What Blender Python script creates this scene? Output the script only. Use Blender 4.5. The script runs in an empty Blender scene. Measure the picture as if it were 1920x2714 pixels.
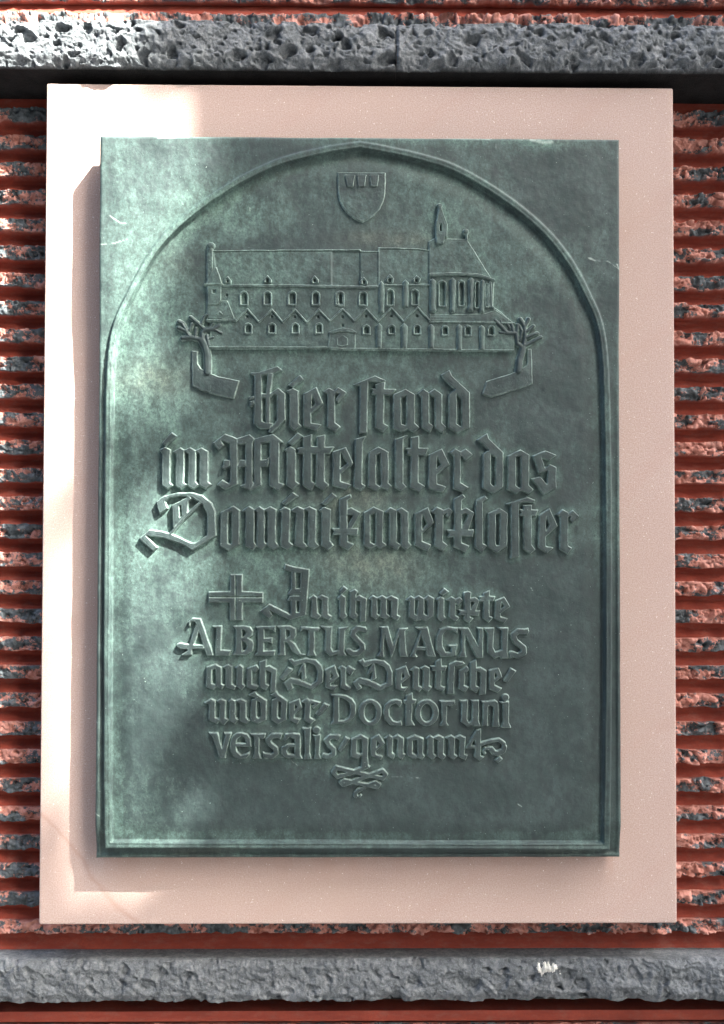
import bpy, math, random
import numpy as np
# ------------------------------------------------------------------ camera, sky, sun, exposure
sc = bpy.context.scene
col = sc.collection
IW, IH = 1920.0, 2714.0
FOV = math.radians(50.0)
CAM_LOC = (-0.01674, -1.56137, -0.05345)
CAM_ROT = (1.59497, -0.00226, -0.01258)
cd = bpy.data.cameras.new('camera')
cam = bpy.data.objects.new('camera', cd)
col.objects.link(cam)
cam.location = CAM_LOC
cam.rotation_euler = CAM_ROT
cd.sensor_fit = 'VERTICAL'
cd.angle = FOV
cd.clip_end = 200.0
cd.clip_start = 0.02
sc.camera = cam

SUN = np.array([0.525, -0.45, 0.722]); SUN /= np.linalg.norm(SUN)
world = bpy.data.worlds.new('World'); sc.world = world; world.use_nodes = True
wn = world.node_tree
sky = wn.nodes.new('ShaderNodeTexSky'); sky.sky_type = 'NISHITA'; sky.sun_disc = False
sky.sun_elevation = math.asin(SUN[2]); sky.sun_rotation = math.atan2(SUN[0], SUN[1])
sky.air_density = 0.8; sky.dust_density = 5.0; sky.ozone_density = 1.0
wn.links.new(sky.outputs[0], wn.nodes['Background'].inputs[0])
wn.nodes['Background'].inputs[1].default_value = 0.105
sl = bpy.data.lights.new('sun', 'SUN'); so = bpy.data.objects.new('sun', sl); col.objects.link(so)
sl.energy = 5.0; sl.angle = math.radians(0.55); sl.color = (1.0, 0.95, 0.88)
from mathutils import Vector
so.rotation_euler = Vector(SUN).to_track_quat('Z', 'Y').to_euler()
so.location = (3, -3, 5)
sc.view_settings.view_transform = 'Standard'
sc.view_settings.look = 'None'
sc.view_settings.gamma = 1.0
sc.view_settings.exposure = 3.45

# ------------------------------------------------------------------ photo pixel <-> plane helpers
def rotmat(a, b, c):
    Rx = np.array([[1,0,0],[0,math.cos(a),-math.sin(a)],[0,math.sin(a),math.cos(a)]])
    Ry = np.array([[math.cos(b),0,math.sin(b)],[0,1,0],[-math.sin(b),0,math.cos(b)]])
    Rz = np.array([[math.cos(c),-math.sin(c),0],[math.sin(c),math.cos(c),0],[0,0,1]])
    return Rz @ Ry @ Rx
RM = rotmat(*CAM_ROT); CL = np.array(CAM_LOC); FP = IH/2/math.tan(FOV/2)
def plane(u, v, d):
    """photo pixels -> x, z on the wall-parallel plane y = -d (arrays)"""
    u = np.asarray(u, float); v = np.asarray(v, float)
    dr = np.stack([(u-IW/2)/FP, -(v-IH/2)/FP, -np.ones_like(u)], -1) @ RM.T
    t = (-d-CL[1])/dr[..., 1]
    return CL[0]+t*dr[..., 0], CL[2]+t*dr[..., 2]
def pixel(x, z, d):
    X = np.stack([x-CL[0], np.full_like(x, -d-CL[1]), z-CL[2]], -1) @ RM
    return IW/2+FP*X[..., 0]/(-X[..., 2]), IH/2-FP*X[..., 1]/(-X[..., 2])
PX = 0.00054           # metres per photo pixel on the slab

# ------------------------------------------------------------------ noise
def hsh(ix, iy, s):
    h = (ix.astype(np.int64)*374761393 + iy.astype(np.int64)*668265263 + s*1274126177) & 0xffffffff
    h = ((h ^ (h >> 13))*1274126177) & 0xffffffff
    h = ((h ^ (h >> 16))*2246822519) & 0xffffffff
    h = h ^ (h >> 15)
    return (h & 0xffffff)/float(0xffffff)
def vnoise(x, y, s):
    ix = np.floor(x); iy = np.floor(y); fx = x-ix; fy = y-iy
    fx = fx*fx*fx*(fx*(fx*6-15)+10); fy = fy*fy*fy*(fy*(fy*6-15)+10)
    a = hsh(ix, iy, s); b = hsh(ix+1, iy, s); c = hsh(ix, iy+1, s); d = hsh(ix+1, iy+1, s)
    return (a*(1-fx)+b*fx)*(1-fy)+(c*(1-fx)+d*fx)*fy
def fbm(x, y, s, o=4, g=0.5):
    t = 0; a = 1; n = 0
    for k in range(o):
        t = t+a*vnoise(x*(2.03**k)+7.3*k, y*(2.03**k)-3.1*k, s+k*17); n += a; a *= g
    return t/n
def worley(x, y, s):
    ix = np.floor(x); iy = np.floor(y)
    f1 = np.full(x.shape, 9.0); f2 = f1.copy(); cid = np.zeros(x.shape)
    for dx in (-1, 0, 1):
        for dy in (-1, 0, 1):
            jx = ix+dx; jy = iy+dy
            px = jx+hsh(jx, jy, s); py = jy+hsh(jx, jy, s+5)
            d = np.hypot(x-px, y-py); h = hsh(jx, jy, s+9)
            near = d < f1
            f2 = np.where(near, f1, np.minimum(f2, d)); cid = np.where(near, h, cid); f1 = np.where(near, d, f1)
    return f1, f2, cid
def sm(a, b, x):
    t = np.clip((x-a)/(b-a), 0, 1); return t*t*(3-2*t)

# ------------------------------------------------------------------ mesh helpers
def mesh_obj(name, V, Q, mat, parent=None, attrs=None, smooth=True):
    me = bpy.data.meshes.new(name)
    V = np.asarray(V, np.float32); Q = np.asarray(Q, np.int32)
    n = Q.shape[1]
    me.vertices.add(len(V)); me.vertices.foreach_set('co', V.ravel())
    me.loops.add(Q.size); me.loops.foreach_set('vertex_index', Q.ravel())
    me.polygons.add(len(Q)); me.polygons.foreach_set('loop_start', np.arange(len(Q), dtype=np.int32)*n)
    me.polygons.foreach_set('loop_total', np.full(len(Q), n, np.int32))
    me.polygons.foreach_set('use_smooth', np.full(len(Q), smooth))
    me.update(calc_edges=True)
    for k, a in (attrs or {}).items():
        at = me.attributes.new(k, 'FLOAT', 'POINT'); at.data.foreach_set('value', np.asarray(a, np.float32).ravel())
    me.materials.append(mat)
    o = bpy.data.objects.new(name, me); col.objects.link(o)
    if parent: o.parent = parent
    return o
def grid_quads(nu, nv, keep=None):
    """vertex index = j*nu+i ; quads wound so that normals face the viewer (-y)"""
    i, j = np.meshgrid(np.arange(nu-1), np.arange(nv-1))
    a = (j*nu+i).ravel()
    Q = np.stack([a, a+nu, a+nu+1, a+1], 1)        # rows run downwards in the picture
    if keep is not None:
        k = keep.ravel(); Q = Q[k[Q].all(1)]
        used = np.zeros(nu*nv, bool); used[Q.ravel()] = True
        idx = np.cumsum(used)-1
        return idx[Q], used
    return Q, None
def thing(name, label, cat, loc=(0,0,0), group=None):
    o = bpy.data.objects.new(name, None); col.objects.link(o); o.location = loc
    o['label'] = label; o['category'] = cat
    if group: o['group'] = group
    o.empty_display_size = 0.05
    return o

# ------------------------------------------------------------------ materials
def newmat(name):
    m = bpy.data.materials.new(name); m.use_nodes = True
    nt = m.node_tree; b = nt.nodes['Principled BSDF']
    return m, nt, b
class NT:
    def __init__(s, nt): s.nt = nt
    def n(s, t, **k):
        x = s.nt.nodes.new(t)
        for a, v in k.items(): setattr(x, a, v)
        return x
    def link(s, a, b): s.nt.links.new(a, b)
    def val(s, sock, v):
        if isinstance(v, bpy.types.NodeSocket): s.link(v, sock)
        else: sock.default_value = v
    def noise(s, scale, detail=4, rough=0.55, vec=None, dist=0.0):
        x = s.n('ShaderNodeTexNoise'); x.inputs['Scale'].default_value = scale
        x.inputs['Detail'].default_value = detail; x.inputs['Roughness'].default_value = rough
        x.inputs['Distortion'].default_value = dist
        if vec is not None: s.link(vec, x.inputs['Vector'])
        return x.outputs['Fac']
    def ramp(s, fac, stops):
        x = s.n('ShaderNodeValToRGB'); s.link(fac, x.inputs[0])
        e = x.color_ramp.elements
        while len(e) < len(stops): e.new(0.5)
        for q, (p, c) in zip(e, stops):
            q.position = p; q.color = (c, c, c, 1) if not isinstance(c, tuple) else (*c, 1)
        return x.outputs[0]
    def mix(s, f, a, b, bt='MIX'):
        x = s.n('ShaderNodeMix', data_type='RGBA', blend_type=bt)
        s.val(x.inputs[0], f)
        for sock, v in ((x.inputs[6], a), (x.inputs[7], b)):
            if isinstance(v, tuple): v = (*v, 1)
            s.val(sock, v)
        return x.outputs[2]
    def math(s, op, a, b=0.0, clamp=False):
        x = s.n('ShaderNodeMath', operation=op, use_clamp=clamp); s.val(x.inputs[0], a); s.val(x.inputs[1], b)
        return x.outputs[0]
    def attr(s, name): x = s.n('ShaderNodeAttribute', attribute_name=name); return x.outputs['Fac']
    def pos(s, scale=(1,1,1)):
        g = s.n('ShaderNodeNewGeometry'); m = s.n('ShaderNodeMapping'); s.link(g.outputs['Position'], m.inputs[0])
        m.inputs['Scale'].default_value = scale; return m.outputs[0]
    def bump(s, b, h, strength, dist=0.001):
        x = s.n('ShaderNodeBump'); s.link(h, x.inputs['Height']); x.inputs['Strength'].default_value = strength
        x.inputs['Distance'].default_value = dist; s.link(x.outputs[0], b.inputs['Normal'])

def bronze(name, relief):
    m, nt, b = newmat(name); t = NT(nt); p = t.pos()
    big = t.noise(4.2, 5, 0.6, p, 0.6); mid = t.noise(17, 6, 0.62, p, 0.4); fine = t.noise(230, 5, 0.75, p)
    streak = t.noise(9, 5, 0.6, t.pos((9, 9, 0.9)))
    grain = t.noise(900, 3, 0.7, p)
    dark = t.mix(t.ramp(mid, [(0.35, 0.0), (0.68, 1.0)]), (0.017, 0.034, 0.033), (0.037, 0.061, 0.060))
    green = t.mix(t.ramp(fine, [(0.35, 0.0), (0.65, 1.0)]), (0.060, 0.112, 0.096), (0.138, 0.232, 0.200))
    pat = t.attr('patina')
    f = t.math('ADD', t.math('MULTIPLY', big, 0.75), t.math('MULTIPLY', mid, 0.6))
    f = t.math('ADD', f, t.math('MULTIPLY', fine, 0.28))
    f = t.math('ADD', f, t.math('MULTIPLY', streak, 0.36))
    f = t.math('ADD', f, t.math('MULTIPLY', grain, 0.16))
    f = t.math('ADD', f, t.math('MULTIPLY', pat, 0.42))
    lo, hi = (1.00, 1.60) if not relief else (1.16, 1.78)
    f = t.ramp(t.math('MULTIPLY', f, 0.5), [(lo/2, 0.0), (hi/2, 1.0)])
    c = t.mix(f, dark, green)
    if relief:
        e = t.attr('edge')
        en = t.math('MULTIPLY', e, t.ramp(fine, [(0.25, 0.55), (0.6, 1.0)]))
        c = t.mix(t.math('MULTIPLY', en, 0.85), c, (0.44, 0.60, 0.54))  # pale rim: worn patina plus a lit-edge highlight painted in
    # brown-ochre stains and tiny pale scratches
    st = t.math('MULTIPLY', t.attr('stain'), t.ramp(mid, [(0.3, 0.35), (0.6, 1.0)]), True)
    c = t.mix(t.math('MULTIPLY', st, 0.5), c, t.mix(t.ramp(fine, [(0.35, 0.0), (0.65, 1.0)]), (0.075, 0.085, 0.060), (0.205, 0.225, 0.170)))
    mott = t.noise(70, 5, 0.7, t.pos((1.25, 1, 0.8)))
    c = t.mix(t.ramp(mott, [(0.38, 0.6), (0.56, 0.0)]), c, (0.014, 0.024, 0.026))
    c = t.mix(t.ramp(t.noise(380, 4, 0.8, t.pos((1.1, 1, 0.8))), [(0.36, 0.55), (0.5, 0.0)]), c, (0.018, 0.030, 0.030))
    if not relief: c = t.mix(t.math('MULTIPLY', t.attr('chip'), t.ramp(fine, [(0.3, 0.5), (0.55, 1.0)])), c, (0.40, 0.50, 0.45))
    sp = t.ramp(t.noise(420, 2, 0.5, p), [(0.735, 0.0), (0.77, 1.0)])
    c = t.mix(t.math('MULTIPLY', sp, 0.5), c, (0.42, 0.55, 0.50))
    nt.links.new(c, b.inputs['Base Color'])
    r = t.math('ADD', t.math('MULTIPLY', f, 0.2), t.math('ADD', 0.52, t.math('MULTIPLY', fine, 0.14)))
    nt.links.new(r, b.inputs['Roughness'])
    b.inputs['Metallic'].default_value = 0.40; b.inputs['Coat Weight'].default_value = 0.22; b.inputs['Coat Roughness'].default_value = 0.55
    b.inputs['Specular IOR Level'].default_value = 0.55; b.inputs['Specular Tint'].default_value = (0.92, 1.0, 0.97, 1)
    h = t.math('ADD', t.math('MULTIPLY', fine, 0.8), t.math('MULTIPLY', t.noise(75, 4, 0.6, p), 1.3))
    h = t.math('ADD', h, t.math('MULTIPLY', grain, 0.35))
    t.bump(b, h, 0.42, 0.0012)
    return m
M_PLATE = bronze('patinated_bronze', False)
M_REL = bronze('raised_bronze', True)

def sandstone():
    m, nt, b = newmat('pink_sandstone'); t = NT(nt); p = t.pos()
    g1 = t.noise(560, 3, 0.8, p); g2 = t.noise(150, 5, 0.75, p); g3 = t.noise(5, 5, 0.6, p, 0.8)
    c = t.mix(t.ramp(g3, [(0.3, 0.0), (0.7, 1.0)]), (0.415, 0.340, 0.300), (0.460, 0.398, 0.362))
    low = t.ramp(t.n('ShaderNodeSeparateXYZ').outputs[2], [(0.0, 0.0), (1.0, 1.0)]) if False else None
    c = t.mix(t.ramp(g2, [(0.3, 0.0), (0.7, 0.55)]), c, (0.44, 0.33, 0.285))
    c = t.mix(t.ramp(g1, [(0.40, 1.0), (0.60, 0.0)]), c, (0.31, 0.22, 0.19))
    wv = t.n('ShaderNodeTexWave'); wv.inputs['Scale'].default_value = 2.1; wv.inputs['Distortion'].default_value = 5
    wv.inputs['Detail'].default_value = 3; wv.inputs['Detail Scale'].default_value = 0.7
    mp = t.n('ShaderNodeMapping'); mp.inputs['Rotation'].default_value = (0, math.radians(-52), 0)
    g = t.n('ShaderNodeNewGeometry'); nt.links.new(g.outputs['Position'], mp.inputs[0]); nt.links.new(mp.outputs[0], wv.inputs[0])
    c = t.mix(t.math('MULTIPLY', t.ramp(wv.outputs[1], [(0.93, 0.0), (0.99, 1.0)]), 0.08), c, (0.34, 0.19, 0.15))
    sx = t.n('ShaderNodeSeparateXYZ'); g_ = t.n('ShaderNodeNewGeometry'); nt.links.new(g_.outputs['Position'], sx.inputs[0])
    ln = t.math('SUBTRACT', sx.outputs[0], t.math('ADD', -0.8347, t.math('MULTIPLY', sx.outputs[2], -0.874)))
    ln = t.math('ABSOLUTE', t.math('ADD', ln, t.math('MULTIPLY', t.math('SUBTRACT', t.noise(9, 3, 0.6, p), 0.5), 0.07)))
    vein = t.math('MULTIPLY', t.ramp(ln, [(0.0, 1.0), (0.0065, 0.0)]), t.math('LESS_THAN', sx.outputs[2], -0.44))
    c = t.mix(t.math('MULTIPLY', vein, 0.5), c, (0.27, 0.15, 0.115))
    wide = t.noise(2.2, 6, 0.65, t.pos((1, 1, 0.6)), 1.0)
    c = t.mix(t.ramp(wide, [(0.35, 0.0), (0.70, 0.45)]), c, (0.385, 0.298, 0.250))
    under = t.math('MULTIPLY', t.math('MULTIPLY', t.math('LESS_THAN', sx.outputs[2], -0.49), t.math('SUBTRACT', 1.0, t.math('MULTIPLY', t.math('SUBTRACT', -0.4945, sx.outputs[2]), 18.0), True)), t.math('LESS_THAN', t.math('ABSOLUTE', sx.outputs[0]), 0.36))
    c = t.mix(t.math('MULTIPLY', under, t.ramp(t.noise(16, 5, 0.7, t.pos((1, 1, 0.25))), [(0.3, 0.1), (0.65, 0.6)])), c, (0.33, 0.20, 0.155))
    v = t.n('ShaderNodeTexVoronoi'); v.inputs['Scale'].default_value = 330
    nt.links.new(p, v.inputs['Vector'])
    sel = t.math('GREATER_THAN', t.noise(190, 2, 0.5, p), 0.63)
    gl = t.math('MULTIPLY', t.math('LESS_THAN', v.outputs['Distance'], 0.23), sel)
    c = t.mix(t.math('MULTIPLY', gl, 0.6), c, (0.90, 0.86, 0.82))  # mica flecks, their sparkle painted in as near-white
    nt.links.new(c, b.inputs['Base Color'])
    nt.links.new(t.math('SUBTRACT', 0.8, t.math('MULTIPLY', gl, 0.55)), b.inputs['Roughness'])
    t.bump(b, t.math('ADD', g1, t.math('MULTIPLY', g2, 0.6)), 0.5, 0.0006)
    return m
M_SLAB = sandstone()

def redconcrete():
    m, nt, b = newmat('red_pigmented_concrete'); t = NT(nt); p = t.pos()
    n1 = t.noise(14, 5, 0.6, t.pos((1, 1, 5))); n2 = t.noise(260, 4, 0.7, p); n3 = t.noise(60, 5, 0.7, p)
    smooth = t.mix(t.ramp(n1, [(0.3, 0.0), (0.7, 1.0)]), (0.185, 0.034, 0.020), (0.275, 0.056, 0.032))
    smooth = t.mix(t.ramp(n2, [(0.38, 0.4), (0.6, 0.0)]), smooth, (0.16, 0.035, 0.028))
    red = t.mix(t.ramp(n3, [(0.35, 0.0), (0.65, 1.0)]), (0.26, 0.10, 0.073), (0.46, 0.240, 0.195))
    grey = t.mix(t.ramp(n3, [(0.35, 0.0), (0.65, 1.0)]), (0.030, 0.040, 0.043), (0.115, 0.135, 0.145))
    g = t.math('ADD', t.attr('grey'), t.math('MULTIPLY', t.math('SUBTRACT', t.noise(180, 5, 0.7, p), 0.5), 1.9))
    gf = t.ramp(g, [(0.46, 0.0), (0.56, 1.0)])
    smooth = t.mix(t.ramp(t.noise(45, 6, 0.75, t.pos((1, 1, 2.5))), [(0.5, 0.0), (0.72, 0.5)]), smooth, (0.21, 0.105, 0.085))
    rough = t.mix(gf, red, grey)
    c = t.mix(t.attr('rough'), smooth, rough)
    nt.links.new(c, b.inputs['Base Color'])
    b.inputs['Roughness'].default_value = 0.8; b.inputs['Specular IOR Level'].default_value = 0.22
    t.bump(b, t.math('ADD', n2, t.math('MULTIPLY', n3, 0.8)), 0.45, 0.0012)
    return m
M_RED = redconcrete()

def basalt():
    m, nt, b = newmat('grey_basalt_lava'); t = NT(nt); p = t.pos()
    n1 = t.noise(38, 6, 0.7, p, 0.5); n2 = t.noise(150, 5, 0.7, p); n3 = t.noise(600, 3, 0.7, p)
    c = t.mix(t.ramp(n1, [(0.3, 0.0), (0.7, 1.0)]), (0.085, 0.100, 0.107), (0.225, 0.248, 0.258))
    c = t.mix(t.ramp(n2, [(0.34, 0.7), (0.6, 0.0)]), c, (0.052, 0.064, 0.072))
    c = t.mix(t.ramp(n3, [(0.60, 0.0), (0.70, 0.6)]), c, (0.30, 0.34, 0.36))
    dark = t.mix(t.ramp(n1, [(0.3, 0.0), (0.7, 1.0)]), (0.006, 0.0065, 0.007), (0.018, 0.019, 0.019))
    c = t.mix(t.attr('shade_painted'), c, dark)  # underside shade put into the stone colour as near-black
    nt.links.new(c, b.inputs['Base Color'])
    b.inputs['Roughness'].default_value = 0.85; b.inputs['Specular IOR Level'].default_value = 0.2
    t.bump(b, t.math('ADD', n2, t.math('MULTIPLY', n3, 0.5)), 0.9, 0.0022)
    return m
M_BAS = basalt()
def simple(name, ca, cb, scale, rough=0.85, bumpd=0.002):
    m, nt, b = newmat(name); t = NT(nt); p = t.pos()
    n = t.noise(scale, 6, 0.65, p)
    nt.links.new(t.mix(t.ramp(n, [(0.3, 0.0), (0.7, 1.0)]), ca, cb), b.inputs['Base Color'])
    b.inputs['Roughness'].default_value = rough
    t.bump(b, t.noise(scale*8, 4, 0.7, p), 0.4, bumpd)
    return m

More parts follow.
